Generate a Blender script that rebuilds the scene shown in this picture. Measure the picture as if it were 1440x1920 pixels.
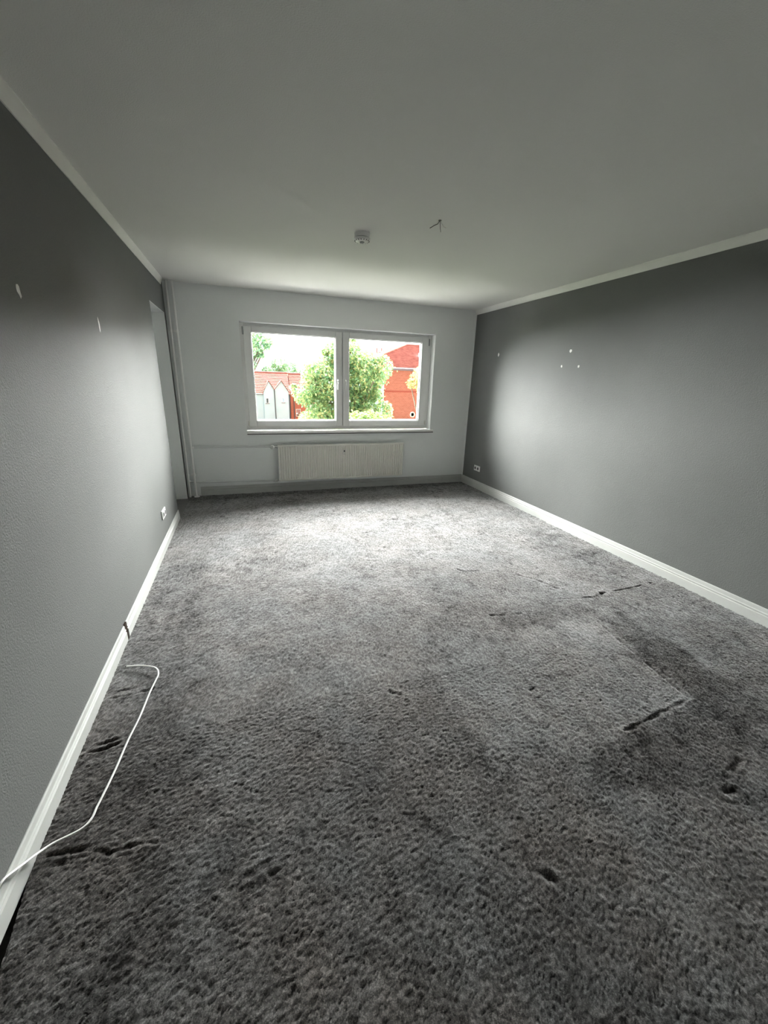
import bpy, bmesh, math, random
import numpy as np
from mathutils import Vector, Matrix

for o in list(bpy.data.objects):
    bpy.data.objects.remove(o, do_unlink=True)
S = bpy.context.scene
C = S.collection
random.seed(7)
rng = np.random.default_rng(7)

# ------------------------------------------------------------------ camera
F_PX, YAW, PITCH, ROLL, CAM_Z = 754.0, 0.33515, -0.31505, 0.03052, 1.5124
fwd = Vector((math.sin(YAW) * math.cos(PITCH), math.cos(YAW) * math.cos(PITCH), math.sin(PITCH)))
r0 = Vector((math.cos(YAW), -math.sin(YAW), 0))
u0 = r0.cross(fwd)
rt = r0 * math.cos(ROLL) + u0 * math.sin(ROLL)
up = -r0 * math.sin(ROLL) + u0 * math.cos(ROLL)
cd = bpy.data.cameras.new('camera')
cd.sensor_fit = 'VERTICAL'
cd.sensor_height = 36.0
cd.sensor_width = 27.0
cd.lens = F_PX / 1920.0 * 36.0
cd.clip_start = 0.05
cd.clip_end = 600
cam = bpy.data.objects.new('camera', cd)
C.objects.link(cam)
cam.matrix_world = Matrix(((rt.x, up.x, -fwd.x, 0), (rt.y, up.y, -fwd.y, 0), (rt.z, up.z, -fwd.z, CAM_Z), (0, 0, 0, 1)))
S.camera = cam

# ------------------------------------------------------------------ sky, sun, exposure
w = bpy.data.worlds.new('overcast_sky')
S.world = w
w.use_nodes = True
bg = w.node_tree.nodes['Background']
bg.inputs['Color'].default_value = (0.92, 0.98, 1.0, 1)
bg.inputs['Strength'].default_value = 1.6
sd = bpy.data.lights.new('hazy_sun', 'SUN')
sd.energy = 205.0
sd.angle = math.radians(112)
sd.color = (1.0, 0.99, 0.97)
sun = bpy.data.objects.new('hazy_sun', sd)
C.objects.link(sun)
SUN_DIR = Vector((-0.12, -0.84, -0.46))            # hazy sun stands beyond the houses, a little to the right
sun.rotation_euler = SUN_DIR.to_track_quat('-Z', 'Y').to_euler()
sun.location = (6, 20, 14)
S.view_settings.view_transform = 'Standard'
S.view_settings.look = 'None'
S.view_settings.gamma = 1.0
S.view_settings.use_curve_mapping = False
S.view_settings.exposure = 0.28

# ------------------------------------------------------------------ room numbers (metres)
XL, XR, YB, YF, H = -0.755, 3.244, 5.567, -1.0, 2.5
WX0, WX1, WZ0, WZ1 = 0.026, 2.625, 0.838, 2.146   # window reveal
WT = 0.215                                         # window wall thickness
GROUND = -10.0


# ------------------------------------------------------------------ helpers
class MB:
    def __init__(s):
        s.v = []; s.f = []

    def add(s, v, f):
        n = len(s.v)
        s.v += [tuple(p) for p in v]
        s.f += [tuple(i + n for i in q) for q in f]
        return s

    def box(s, x0, x1, y0, y1, z0, z1):
        return s.add([(x0, y0, z0), (x1, y0, z0), (x1, y1, z0), (x0, y1, z0), (x0, y0, z1), (x1, y0, z1), (x1, y1, z1), (x0, y1, z1)],
                     [(0, 3, 2, 1), (4, 5, 6, 7), (0, 1, 5, 4), (1, 2, 6, 5), (2, 3, 7, 6), (3, 0, 4, 7)])

    def prism(s, prof, a, b, axis):
        """extrude a closed 2-D profile from a to b along axis 'x', 'y' or 'z'"""
        n = len(prof)
        mk = {'x': lambda t, p: (t, p[0], p[1]), 'y': lambda t, p: (p[0], t, p[1]), 'z': lambda t, p: (p[0], p[1], t)}[axis]
        v = [mk(a, p) for p in prof] + [mk(b, p) for p in prof]
        f = [(i, (i + 1) % n, (i + 1) % n + n, i + n) for i in range(n)] + [tuple(range(n))[::-1], tuple(range(n, 2 * n))]
        return s.add(v, f)

    def tube(s, pts, r, n=12, caps=True, flat=1.0):
        pts = [Vector(p) for p in pts]
        rings = []
        rr = r if isinstance(r, (list, tuple)) else [r] * len(pts)
        ref = Vector((0, 0, 1))
        for i, p in enumerate(pts):
            d = (pts[min(i + 1, len(pts) - 1)] - pts[max(i - 1, 0)]).normalized()
            rf = ref if abs(d.dot(ref)) < 0.95 else Vector((1, 0, 0))
            a = d.cross(rf).normalized()
            b = a.cross(d).normalized()
            rings.append([p + a * math.cos(2 * math.pi * k / n) * rr[i] + b * math.sin(2 * math.pi * k / n) * rr[i] * flat for k in range(n)])
        v = [q for rg in rings for q in rg]
        f = []
        for i in range(len(pts) - 1):
            for k in range(n):
                k2 = (k + 1) % n
                f.append((i * n + k, i * n + k2, (i + 1) * n + k2, (i + 1) * n + k))
        if caps:
            f.append(tuple(range(n))[::-1])
            f.append(tuple(range((len(pts) - 1) * n, len(pts) * n)))
        return s.add(v, f)

    def lathe(s, prof, centre, axis, n=32):
        """revolve (radius, height) pairs about an axis vector through centre"""
        ax = Vector(axis).normalized()
        rf = Vector((0, 0, 1)) if abs(ax.z) < 0.9 else Vector((1, 0, 0))
        a = ax.cross(rf).normalized(); b = ax.cross(a).normalized()
        c = Vector(centre)
        v = []
        for (r, h) in prof:
            for k in range(n):
                t = 2 * math.pi * k / n
                v.append(c + ax * h + (a * math.cos(t) + b * math.sin(t)) * r)
        f = []
        for i in range(len(prof) - 1):
            for k in range(n):
                k2 = (k + 1) % n
                f.append((i * n + k, i * n + k2, (i + 1) * n + k2, (i + 1) * n + k))
        f.append(tuple(range(n))[::-1]); f.append(tuple(range((len(prof) - 1) * n, len(prof) * n)))
        return s.add(v, f)

    def build(s, name, mat, parent=None, smooth=False, bevel=0.0, segs=2):
        me = bpy.data.meshes.new(name)
        me.from_pydata(s.v, [], s.f)
        bm = bmesh.new(); bm.from_mesh(me)
        bmesh.ops.recalc_face_normals(bm, faces=bm.faces)
        bm.to_mesh(me); bm.free()
        me.materials.append(mat)
        o = bpy.data.objects.new(name, me)
        C.objects.link(o)
        if parent is not None:
            o.parent = parent
            o.matrix_parent_inverse = Matrix.Translation(-parent.location)
        if smooth:
            me.polygons.foreach_set('use_smooth', [True] * len(me.polygons))
            if hasattr(me, 'set_sharp_from_angle'):
                me.set_sharp_from_angle(angle=math.radians(40))
        if bevel > 0:
            m = o.modifiers.new('bevel', 'BEVEL')
            m.width = bevel; m.segments = segs; m.limit_method = 'ANGLE'; m.angle_limit = math.radians(40)
        return o


def tag(o, label=None, cat=None, group=None, kind=None):
    if label: o['label'] = label
    if cat: o['category'] = cat
    if group: o['group'] = group
    if kind: o['kind'] = kind
    return o


def empty(name, loc, label, cat, group=None, kind=None):
    o = bpy.data.objects.new(name, None)
    o.empty_display_size = 0.05
    C.objects.link(o)
    o.location = loc
    return tag(o, label, cat, group, kind)


# ------------------------------------------------------------------ materials
def new_mat(name, col, rough=0.6, spec=0.3, metal=0.0):
    m = bpy.data.materials.new(name)
    m.use_nodes = True
    nt = m.node_tree
    b = nt.nodes['Principled BSDF']
    b.inputs['Base Color'].default_value = (*col, 1)
    b.inputs['Roughness'].default_value = rough
    b.inputs['Specular IOR Level'].default_value = spec
    b.inputs['Metallic'].default_value = metal
    return m, nt, b


def noise(nt, scale, detail=3, rough=0.5, vec='Object'):
    tc = nt.nodes.new('ShaderNodeTexCoord')
    n = nt.nodes.new('ShaderNodeTexNoise')
    n.inputs['Scale'].default_value = scale
    n.inputs['Detail'].default_value = detail
    n.inputs['Roughness'].default_value = rough
    nt.links.new(tc.outputs[vec], n.inputs['Vector'])
    return n


def ramp(nt, src, stops):
    r = nt.nodes.new('ShaderNodeValToRGB')
    while len(r.color_ramp.elements) < len(stops):
        r.color_ramp.elements.new(0.5)
    for e, (p, c) in zip(r.color_ramp.elements, stops):
        e.position = p; e.color = (*c, 1)
    nt.links.new(src, r.inputs['Fac'])
    return r


def bump(nt, b, src, strength, dist):
    k = nt.nodes.new('ShaderNodeBump')
    k.inputs['Strength'].default_value = strength
    k.inputs['Distance'].default_value = dist
    nt.links.new(src, k.inputs['Height'])
    nt.links.new(k.outputs['Normal'], b.inputs['Normal'])
    return k


def varied(name, c0, c1, scale, rough=0.6, spec=0.3, bscale=None, bstr=0.0, bdist=0.002, detail=4):
    m, nt, b = new_mat(name, c0, rough, spec)
    n = noise(nt, scale, detail)
    r = ramp(nt, n.outputs['Fac'], [(0.3, c0), (0.7, c1)])
    nt.links.new(r.outputs['Color'], b.inputs['Base Color'])
    if bscale:
        n2 = noise(nt, bscale, 3, 0.6)
        bump(nt, b, n2.outputs['Fac'], bstr, bdist)
    return m


M = {}
M['wall_grey'] = varied('grey_wall_paint', (0.125, 0.129, 0.124), (0.137, 0.141, 0.136), 2.0, 0.62, 0.30, 150, 0.7, 0.0035)
M['wall_white'] = varied('pale_wall_paint', (0.85, 0.875, 0.865), (0.87, 0.89, 0.88), 2.0, 0.7, 0.25, 170, 0.5, 0.003)
M['ceiling'] = varied('ceiling_paint', (0.86, 0.862, 0.83), (0.88, 0.882, 0.85), 1.5, 0.85, 0.15, 190, 0.5, 0.003)
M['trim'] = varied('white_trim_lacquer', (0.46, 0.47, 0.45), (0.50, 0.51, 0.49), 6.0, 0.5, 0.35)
M['cornice'] = varied('cornice_foam', (0.80, 0.80, 0.76), (0.84, 0.84, 0.80), 6.0, 0.6, 0.3)
M['pvc'] = varied('white_window_plastic', (0.76, 0.76, 0.745), (0.80, 0.80, 0.785), 5.0, 0.35, 0.45)
M['gasket'] = new_mat('black_rubber_gasket', (0.02, 0.02, 0.022), 0.6)[0]
M['sill'] = varied('pale_stone_sill', (0.84, 0.82, 0.80), (0.88, 0.86, 0.84), 30.0, 0.18, 0.5)
M['sill_edge'] = new_mat('dark_sill_edge', (0.06, 0.055, 0.05), 0.5)[0]
M['radiator'] = varied('cream_radiator_enamel', (0.76, 0.75, 0.69), (0.79, 0.78, 0.72), 3.0, 0.3, 0.45)
M['pipe'] = varied('white_pipe_enamel', (0.92, 0.92, 0.90), (0.94, 0.94, 0.92), 8.0, 0.3, 0.5)
M['pipe_wall'] = varied('overpainted_pipe', (0.70, 0.72, 0.71), (0.74, 0.755, 0.745), 8.0, 0.45, 0.4)
M['plastic'] = new_mat('white_plastic', (0.82, 0.82, 0.80), 0.35, 0.45)[0]
M['plastic_cream'] = new_mat('cream_plastic', (0.72, 0.71, 0.66), 0.4, 0.4)[0]
M['grey_plastic'] = new_mat('grey_plastic', (0.30, 0.31, 0.31), 0.45, 0.4)[0]
M['dark_plastic'] = new_mat('dark_plastic', (0.035, 0.035, 0.035), 0.5, 0.4)[0]
M['chrome'] = new_mat('brushed_steel', (0.75, 0.75, 0.75), 0.3, 0.5, 1.0)[0]
M['filler'] = varied('white_wall_filler', (0.78, 0.78, 0.75), (0.86, 0.86, 0.83), 60.0, 0.9, 0.1, 200, 0.6, 0.002)
M['dark_wood'] = varied('dark_bare_wood', (0.022, 0.014, 0.010), (0.04, 0.026, 0.018), 40.0, 0.8, 0.1)
M['subfloor'] = varied('dark_subfloor', (0.010, 0.009, 0.008), (0.02, 0.018, 0.016), 20.0, 0.9, 0.1)
M['copper'] = new_mat('grey_wire_sleeve', (0.16, 0.15, 0.14), 0.5, 0.3)[0]
M['black_wire'] = new_mat('black_wire_sleeve', (0.02, 0.02, 0.02), 0.5, 0.3)[0]

m, nt, b = new_mat('window_glass', (1, 1, 1), 0.0, 0.5)
nt.nodes.remove(b)
tr = nt.nodes.new('ShaderNodeBsdfTransparent'); gl = nt.nodes.new('ShaderNodeBsdfGlossy'); fr = nt.nodes.new('ShaderNodeFresnel'); mx = nt.nodes.new('ShaderNodeMixShader')
tr.inputs['Color'].default_value = (0.97, 0.985, 0.98, 1)
gl.inputs['Roughness'].default_value = 0.0
fr.inputs['IOR'].default_value = 1.25
nt.links.new(fr.outputs[0], mx.inputs[0]); nt.links.new(tr.outputs[0], mx.inputs[1]); nt.links.new(gl.outputs[0], mx.inputs[2])
nt.links.new(mx.outputs[0], nt.nodes['Material Output'].inputs['Surface'])
M['glass'] = m
m, nt, b = new_mat('milky_film', (0.85, 0.83, 0.72), 0.5, 0.3)
b.inputs['Transmission Weight'].default_value = 0.35
M['film'] = m

# carpet: pile colour follows worn and brushed patches stored per vertex
m, nt, b = new_mat('dark_grey_carpet', (0.1, 0.1, 0.1), 0.95, 0.05)
at = nt.nodes.new('ShaderNodeAttribute'); at.attribute_name = 'pile'
n1 = noise(nt, 230, 3, 0.75)
n2 = noise(nt, 380, 3, 0.7)
cr = ramp(nt, at.outputs['Fac'], [(0.0, (0.014, 0.0125, 0.0118)), (0.35, (0.046, 0.043, 0.041)), (0.7, (0.092, 0.089, 0.086)), (1.0, (0.16, 0.158, 0.154))])
mm = nt.nodes.new('ShaderNodeMix'); mm.data_type = 'RGBA'; mm.blend_type = 'MULTIPLY'; mm.inputs['Factor'].default_value = 0.9
r1 = ramp(nt, n1.outputs['Fac'], [(0.36, (0.22, 0.22, 0.22)), (0.5, (0.85, 0.84, 0.83)), (0.66, (2.3, 2.3, 2.27))])
nt.links.new(cr.outputs['Color'], mm.inputs['A']); nt.links.new(r1.outputs['Color'], mm.inputs['B'])
hn = noise(nt, 2.2, 3, 0.6)
hr = ramp(nt, hn.outputs['Fac'], [(0.38, (0.96, 1.0, 1.05)), (0.62, (1.08, 0.99, 0.95))])
mh = nt.nodes.new('ShaderNodeMix'); mh.data_type = 'RGBA'; mh.blend_type = 'MULTIPLY'; mh.inputs['Factor'].default_value = 1.0
nt.links.new(mm.outputs['Result'], mh.inputs['A']); nt.links.new(hr.outputs['Color'], mh.inputs['B'])
nt.links.new(mh.outputs['Result'], b.inputs['Base Color'])
mr = nt.nodes.new('ShaderNodeMapRange')
mr.inputs['From Min'].default_value = 0.0; mr.inputs['From Max'].default_value = 0.7; mr.inputs['To Min'].default_value = 0.1; mr.inputs['To Max'].default_value = 0.85
nt.links.new(at.outputs['Fac'], mr.inputs['Value'])
nt.links.new(mr.outputs['Result'], b.inputs['Sheen Weight'])
b.inputs['Sheen Roughness'].default_value = 0.5
bump(nt, b, n2.outputs['Fac'], 0.5, 0.002)
M['carpet'] = m

# outdoors
M['grass'] = varied('garden_grass', (0.035, 0.045, 0.022), (0.05, 0.06, 0.035), 0.6, 0.9, 0.1)
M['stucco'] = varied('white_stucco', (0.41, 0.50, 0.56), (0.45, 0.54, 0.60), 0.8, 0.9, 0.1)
M['pale_slab'] = varied('bounce_slab_pale', (0.50, 0.49, 0.46), (0.58, 0.57, 0.54), 0.9, 0.9, 0.1)
M['gutter'] = new_mat('grey_gutter', (0.13, 0.09, 0.10), 0.5)[0]
M['downpipe'] = new_mat('dark_downpipe', (0.08, 0.08, 0.09), 0.5)[0]
M['far_pane'] = new_mat('dark_window_pane', (0.05, 0.06, 0.07), 0.1, 0.5)[0]
M['far_frame'] = new_mat('white_window_frame', (0.8, 0.8, 0.8), 0.5)[0]


def brick_mat(name, c0, c1, mortar, scale):
    m, nt, b = new_mat(name, c0, 0.9, 0.1)
    tc = nt.nodes.new('ShaderNodeTexCoord'); mp = nt.nodes.new('ShaderNodeMapping'); br = nt.nodes.new('ShaderNodeTexBrick')
    mp.inputs['Rotation'].default_value = (math.pi / 2, 0, 0)
    nt.links.new(tc.outputs['Object'], mp.inputs['Vector']); nt.links.new(mp.outputs['Vector'], br.inputs['Vector'])
    br.inputs['Color1'].default_value = (*c0, 1); br.inputs['Color2'].default_value = (*c1, 1); br.inputs['Mortar'].default_value = (*mortar, 1)
    br.inputs['Scale'].default_value = scale
    br.inputs['Mortar Size'].default_value = 0.012
    nt.links.new(br.outputs['Color'], b.inputs['Base Color'])
    return m


M['brick'] = brick_mat('red_brick', (0.31, 0.092, 0.058), (0.36, 0.115, 0.075), (0.33, 0.165, 0.13), 2.0)
M['brick_band'] = new_mat('dark_brick_band', (0.28, 0.06, 0.04), 0.9, 0.1)[0]
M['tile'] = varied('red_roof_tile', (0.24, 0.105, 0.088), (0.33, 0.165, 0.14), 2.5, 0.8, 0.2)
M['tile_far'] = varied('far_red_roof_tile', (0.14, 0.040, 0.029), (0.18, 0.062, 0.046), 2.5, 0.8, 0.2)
M['tile_pale'] = varied('weathered_red_roof_tile', (0.24, 0.08, 0.06), (0.30, 0.12, 0.10), 2.5, 0.8, 0.2)
M['bark'] = varied('grey_brown_bark', (0.10, 0.075, 0.055), (0.16, 0.13, 0.10), 6.0, 0.9, 0.1, 20, 0.8, 0.02)


def leaf_mat(name, stops):
    m, nt, b = new_mat(name, stops[0][1], 0.6, 0.25)
    g = nt.nodes.new('ShaderNodeNewGeometry')
    r = ramp(nt, g.outputs['Random Per Island'], stops)
    nt.links.new(r.outputs['Color'], b.inputs['Base Color'])
    t = nt.nodes.new('ShaderNodeBsdfTranslucent')
    nt.links.new(r.outputs['Color'], t.inputs['Color'])
    mx = nt.nodes.new('ShaderNodeMixShader'); mx.inputs[0].default_value = 0.35
    nt.links.new(b.outputs[0], mx.inputs[1]); nt.links.new(t.outputs[0], mx.inputs[2])
    nt.links.new(mx.outputs[0], nt.nodes['Material Output'].inputs['Surface'])
    return m


M['leaf_mix'] = leaf_mat('chestnut_leaves', [(0.0, (0.058, 0.133, 0.062)), (0.4, (0.125, 0.211, 0.078)), (0.75, (0.203, 0.257, 0.094)), (1.0, (0.312, 0.273, 0.109))])
M['leaf_green'] = leaf_mat('green_leaves', [(0.0, (0.047, 0.117, 0.062)), (0.6, (0.094, 0.172, 0.078)), (1.0, (0.156, 0.211, 0.094))])
M['leaf_lime'] = leaf_mat('lime_leaves', [(0.0, (0.086, 0.156, 0.039)), (0.6, (0.133, 0.203, 0.047)), (1.0, (0.203, 0.234, 0.070))])
M['leaf_yellow'] = leaf_mat('yellow_leaves', [(0.0, (0.172, 0.179, 0.055)), (1.0, (0.265, 0.218, 0.062))])

# ------------------------------------------------------------------ the room shell
T = 0.30
# carpet with a real, uneven pile
xs = np.arange(XL + 0.013, XR - 0.012, 0.0062)
ys = np.concatenate([np.arange(YF, 0.15, 0.05), np.arange(0.15, 1.6, 0.0052), np.arange(1.6, 3.0, 0.008), np.arange(3.0, YB - 0.005, 0.014)])
X, Y = np.meshgrid(xs, ys)


def vnoise(cell, seed):
    r = np.random.default_rng(seed)
    gx = (X - XL + 0.5) / cell; gy = (Y - YF + 0.5) / cell
    n = int(max(gx.max(), gy.max())) + 3
    g = r.random((n, n))
    ix = gx.astype(int); iy = gy.astype(int); fx = gx - ix; fy = gy - iy
    fx = fx * fx * (3 - 2 * fx); fy = fy * fy * (3 - 2 * fy)
    return (g[iy, ix] * (1 - fx) + g[iy, ix + 1] * fx) * (1 - fy) + (g[iy + 1, ix] * (1 - fx) + g[iy + 1, ix + 1] * fx) * fy


def seg_dist(a, b):
    ax, ay = a; bx, by = b
    dx, dy = bx - ax, by - ay
    t = np.clip(((X - ax) * dx + (Y - ay) * dy) / (dx * dx + dy * dy + 1e-9), 0, 1)
    return np.hypot(X - ax - t * dx, Y - ay - t * dy)


def smooth(a, b, v):
    t = np.clip((v - a) / (b - a), 0, 1)
    return t * t * (3 - 2 * t)


def in_poly(poly, soft):
    """1 inside a convex polygon (counter-clockwise), falling to 0 over soft metres outside"""
    d = np.full_like(X, 1e9)
    wob = (vnoise(0.11, 91) - 0.5) * 0.10 + (vnoise(0.035, 92) - 0.5) * 0.05
    for (ax, ay), (bx, by) in zip(poly, poly[1:] + poly[:1]):
        L = math.hypot(bx - ax, by - ay)
        d = np.minimum(d, ((bx - ax) * (Y - ay) - (by - ay) * (X - ax)) / L)
    return smooth(-soft, soft, d + wob)


Z = 0.012 + (rng.random(X.shape) - 0.5) * 0.0060 + (vnoise(0.07, 4) - 0.5) * 0.0015 + (vnoise(0.35, 5) - 0.5) * 0.006
pile = 0.46 + (vnoise(0.45, 11) - 0.5) * 0.12 + (vnoise(0.16, 12) - 0.5) * 0.14 + (vnoise(0.05, 13) - 0.5) * 0.16 + (vnoise(0.02, 14) - 0.5) * 0.14
# footprints and tufts pressed in different ways
spots = vnoise(0.030, 15) * vnoise(0.16, 16)
pile -= 0.20 * smooth(0.50, 0.75, spots)
pile -= 0.10 * smooth(0.60, 0.80, vnoise(0.055, 17) * (0.4 + 0.8 * vnoise(0.6, 18)))
# brushed and flattened zones left by furniture, and one darker wall strip (convex outlines)
pile -= 0.15 * in_poly([(XL, -1.0), (-0.36, -1.0), (-0.30, 1.2), (-0.34, 3.3), (-0.5, 3.5), (XL, 3.6)], 0.10)
light_patch = in_poly([(0.86, 1.10), (1.53, 1.01), (2.05, 1.06), (2.14, 1.78), (1.69, 1.81), (0.87, 1.68)], 0.03)
pile += 0.13 * light_patch
dark = np.maximum(in_poly([(2.04, 1.02), (2.36, 0.98), (2.44, 1.30), (2.38, 1.76), (2.16, 1.84)], 0.04), in_poly([(1.22, 0.86), (1.70, 0.62), (2.33, 0.84), (2.40, 1.04), (2.06, 1.06), (1.52, 1.0)], 0.05))
dark = np.maximum(dark, 0.6 * in_poly([(1.45, 1.86), (2.30, 1.80), (2.36, 1.96), (1.60, 2.02)], 0.05))
pile -= 0.25 * dark * (1 - light_patch)
pile -= 0.11 * in_poly([(2.40, 0.80), (3.23, 0.80), (3.23, 2.04), (2.52, 2.04), (2.40, 1.76)], 0.08)
pile -= 0.09 * in_poly([(1.65, 0.10), (3.23, 0.10), (3.23, 0.84), (2.2, 0.78), (1.72, 0.62)], 0.08)
pile -= 0.08 * in_poly([(2.5, 2.08), (3.23, 2.10), (3.23, 3.4), (2.75, 3.4)], 0.12)
pile -= 0.08 * in_poly([(0.50, 0.1), (1.05, 0.1), (1.02, 0.70), (0.60, 0.66)], 0.12)
pile -= 0.16 * in_poly([(XL, 5.34), (3.3, 5.36), (3.3, 5.6), (XL, 5.6)], 0.06)  # pile darker in a strip along the window wall
# single tufts vary at random in colour and sheen
pile += (rng.random(X.shape) - 0.5) * 0.42
# creases and dents: (points, width, depth, darkening)
CREASES = [
    ([(-0.72, 1.90), (-0.62, 1.90), (-0.53, 1.915)], 0.010, 0.012), ([(-0.70, 1.945), (-0.56, 1.94)], 0.008, 0.006),
    ([(-0.715, 1.585), (-0.66, 1.583), (-0.60, 1.60)], 0.011, 0.014), ([(-0.69, 1.615), (-0.61, 1.625)], 0.009, 0.012),
    ([(-0.72, 1.19), (-0.60, 1.175), (-0.52, 1.135), (-0.44, 1.14), (-0.395, 1.13)], 0.011, 0.010), ([(-0.70, 1.15), (-0.66, 1.15)], 0.012, 0.008),
    ([(-0.717, 3.03), (-0.66, 3.02), (-0.60, 3.05)], 0.016, 0.014), ([(-0.70, 3.36), (-0.60, 3.38)], 0.016, 0.010),
    ([(2.40, 2.02), (2.52, 2.05), (2.80, 2.055), (3.06, 2.07)], 0.010, 0.012), ([(2.50, 2.05), (2.53, 2.05)], 0.020, 0.014),
    ([(2.10, 2.07), (2.25, 2.03), (2.40, 2.02)], 0.014, 0.008), ([(2.75, 1.88), (3.05, 1.85)], 0.012, 0.004),
    ([(1.56, 1.005), (1.70, 1.02), (2.04, 1.055)], 0.014, 0.008), ([(2.05, 1.06), (2.10, 1.40), (2.16, 1.78)], 0.014, 0.006),
    ([(0.80, 0.66), (0.83, 0.63), (0.84, 0.60)], 0.020, 0.012), ([(1.69, 0.66), (1.73, 0.645)], 0.022, 0.016), ([(1.76, 0.70), (1.90, 0.735)], 0.016, 0.008),
    ([(1.72, 0.43), (1.82, 0.47)], 0.016, 0.012), ([(1.30, 1.35), (1.34, 1.36)], 0.016, 0.006), ([(-0.10, 0.93), (-0.02, 0.95)], 0.018, 0.008),
    ([(1.60, 2.73), (1.66, 2.66), (1.78, 2.64)], 0.018, 0.008), ([(2.05, 2.5), (2.16, 2.36), (2.22, 2.2)], 0.018, 0.008), ([(1.50, 2.02), (1.72, 1.98)], 0.016, 0.006),
    ([(0.40, 2.35), (0.48, 2.33)], 0.014, 0.006), ([(0.60, 1.55), (0.66, 1.50)], 0.014, 0.006), ([(0.9, 3.1), (1.0, 3.06)], 0.018, 0.006),
]
for pts, wd, dp in CREASES:
    d = np.full_like(X, 9.0)
    for a, b2 in zip(pts[:-1], pts[1:]):
        d = np.minimum(d, seg_dist(a, b2))
    wd *= 0.55
    dp *= 0.65
    d = d + (vnoise(0.03, 21) - 0.5) * wd * 1.6
    k = np.exp(-(d / wd) ** 2) * np.clip(-0.25 + 1.9 * vnoise(0.035, 22), 0, 1)
    ridge = np.exp(-((d - 2.2 * wd) / wd) ** 2)
    Z += -dp * k + 0.3 * dp * ridge
    pile += -0.26 * k + 0.05 * ridge
Z = np.maximum(Z, 0.0015)
# the carpet edge draws back from the baseboard near the photographer
edge = 0.030 * smooth(1.22, 0.85, Y)
Xs = X + edge * np.exp(-((X - X.min()) / 0.05))
ny, nx = X.shape
co = np.stack([Xs, Y, Z], -1).reshape(-1, 3)
idx = np.arange(ny * nx).reshape(ny, nx)
quads = np.stack([idx[:-1, :-1], idx[:-1, 1:], idx[1:, 1:], idx[1:, :-1]], -1).reshape(-1, 4)
me = bpy.data.meshes.new('floor')
me.vertices.add(len(co)); me.vertices.foreach_set('co', co.astype(np.float32).ravel())
me.loops.add(quads.size); me.loops.foreach_set('vertex_index', quads.astype(np.int32).ravel())
me.polygons.add(len(quads)); me.polygons.foreach_set('loop_start', np.arange(0, quads.size, 4, dtype=np.int32))
me.polygons.foreach_set('loop_total', np.full(len(quads), 4, dtype=np.int32))
me.update(calc_edges=True)
me.polygons.foreach_set('use_smooth', np.ones(len(quads), dtype=bool))
at_ = me.attributes.new('pile', 'FLOAT', 'POINT')
at_.data.foreach_set('value', np.clip(pile, 0, 1).astype(np.float32).ravel())
me.materials.append(M['carpet'])
floor = bpy.data.objects.new('floor', me)
C.objects.link(floor)
tag(floor, 'dark grey deep-pile carpet with furniture dents covering the whole floor', 'carpet', kind='structure')
MB().box(XL - T, XR + T, YF - T, YB + WT, -0.30, -0.012).build('subfloor', M['subfloor'], floor)
MB().box(XL - 0.26, XL + 0.012, 4.67, 5.47, -0.012, 0.010).build('carpet_strip', M['carpet'], floor)
sa = bpy.data.objects['carpet_strip'].data.attributes.new('pile', 'FLOAT', 'POINT')
sa.data.foreach_set('value', [0.40] * 8)

tag(MB().box(XL - T, XR + T, YF - T, YB + WT, H, H + 0.25).build('ceiling', M['ceiling']),
    'plain off-white painted ceiling above the whole room', 'ceiling', kind='structure')

# left wall with a door-high niche beside the window wall
NY0, NY1, NZ = 4.66, 5.475, 2.165
wl = MB()
wl.box(XL - T, XL, YF - T, NY0, 0 - 0.1, H)
wl.box(XL - T, XL, NY0, NY1, NZ, H)
wl.box(XL - T, XL, NY1, YB, -0.1, H)
wl = tag(wl.build('wall_left', M['wall_grey']), 'grey painted left wall with textured wallpaper and a tall niche', 'wall', kind='structure')
nl = MB()
nl.box(XL - T + 0.01, XL - 0.24, NY0, NY1, -0.05, NZ)                       # niche back
nl.box(XL - 0.24, XL - 0.001, NY1 - 0.006, NY1, 0.0, NZ)                    # far jamb lining
nl.box(XL - 0.24, XL - 0.001, NY0, NY1 - 0.006, NZ - 0.006, NZ)             # head lining
nl.build('niche_lining', M['wall_white'], wl)
MB().box(XL - 0.24, XL - 0.01, NY1 - 0.016, NY1 - 0.006, 0.0, 0.05).build('niche_skirting', M['wall_white'], wl)

wr = tag(MB().box(XR, XR + T, YF - T, YB + WT, -0.1, H).build('wall_right', M['wall_grey']), 'long grey painted right wall with filled nail holes', 'wall', kind='structure')
MB().box(XR - 0.002, XR, YB - 0.016, YB, 0.12, H - 0.04).build('paint_edge', M['wall_white'], wr)
wb = MB()
wb.box(XL - T, WX0, YB, YB + WT, -0.1, H)
wb.box(WX1, XR, YB, YB + WT, -0.1, H)
wb.box(WX0, WX1, YB, YB + WT, -0.1, WZ0 - 0.028)
wb.box(WX0, WX1, YB, YB + WT, WZ1, H)
wb = tag(wb.build('wall_back', M['wall_white']), 'pale painted wall around the wide window', 'wall', kind='structure')
tag(MB().box(XL - T, XR + T, YF - T, YF, -0.1, H).build('wall_front', M['wall_white']), 'pale painted wall behind the photographer', 'wall', kind='structure')


# cornices
def cornice(name, x, s, label):
    pr = [(0, 0), (0.028, 0), (0.028, -0.006), (0.024, -0.010), (0.018, -0.022), (0.011, -0.038), (0.007, -0.050), (0.006, -0.060), (0, -0.060)]
    y1 = YB if s < 0 else YB - 0.115
    o = MB().prism([(x + s * a, H + z_) for a, z_ in pr], YF, y1, 'y').build(name, M['cornice'], smooth=True)
    return tag(o, label, 'cornice', kind='structure')


cornice('trim_1', XL, 1, 'white ceiling cornice running above the left wall')
cornice('trim_2', XR, -1, 'white ceiling cornice running above the right wall')


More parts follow.
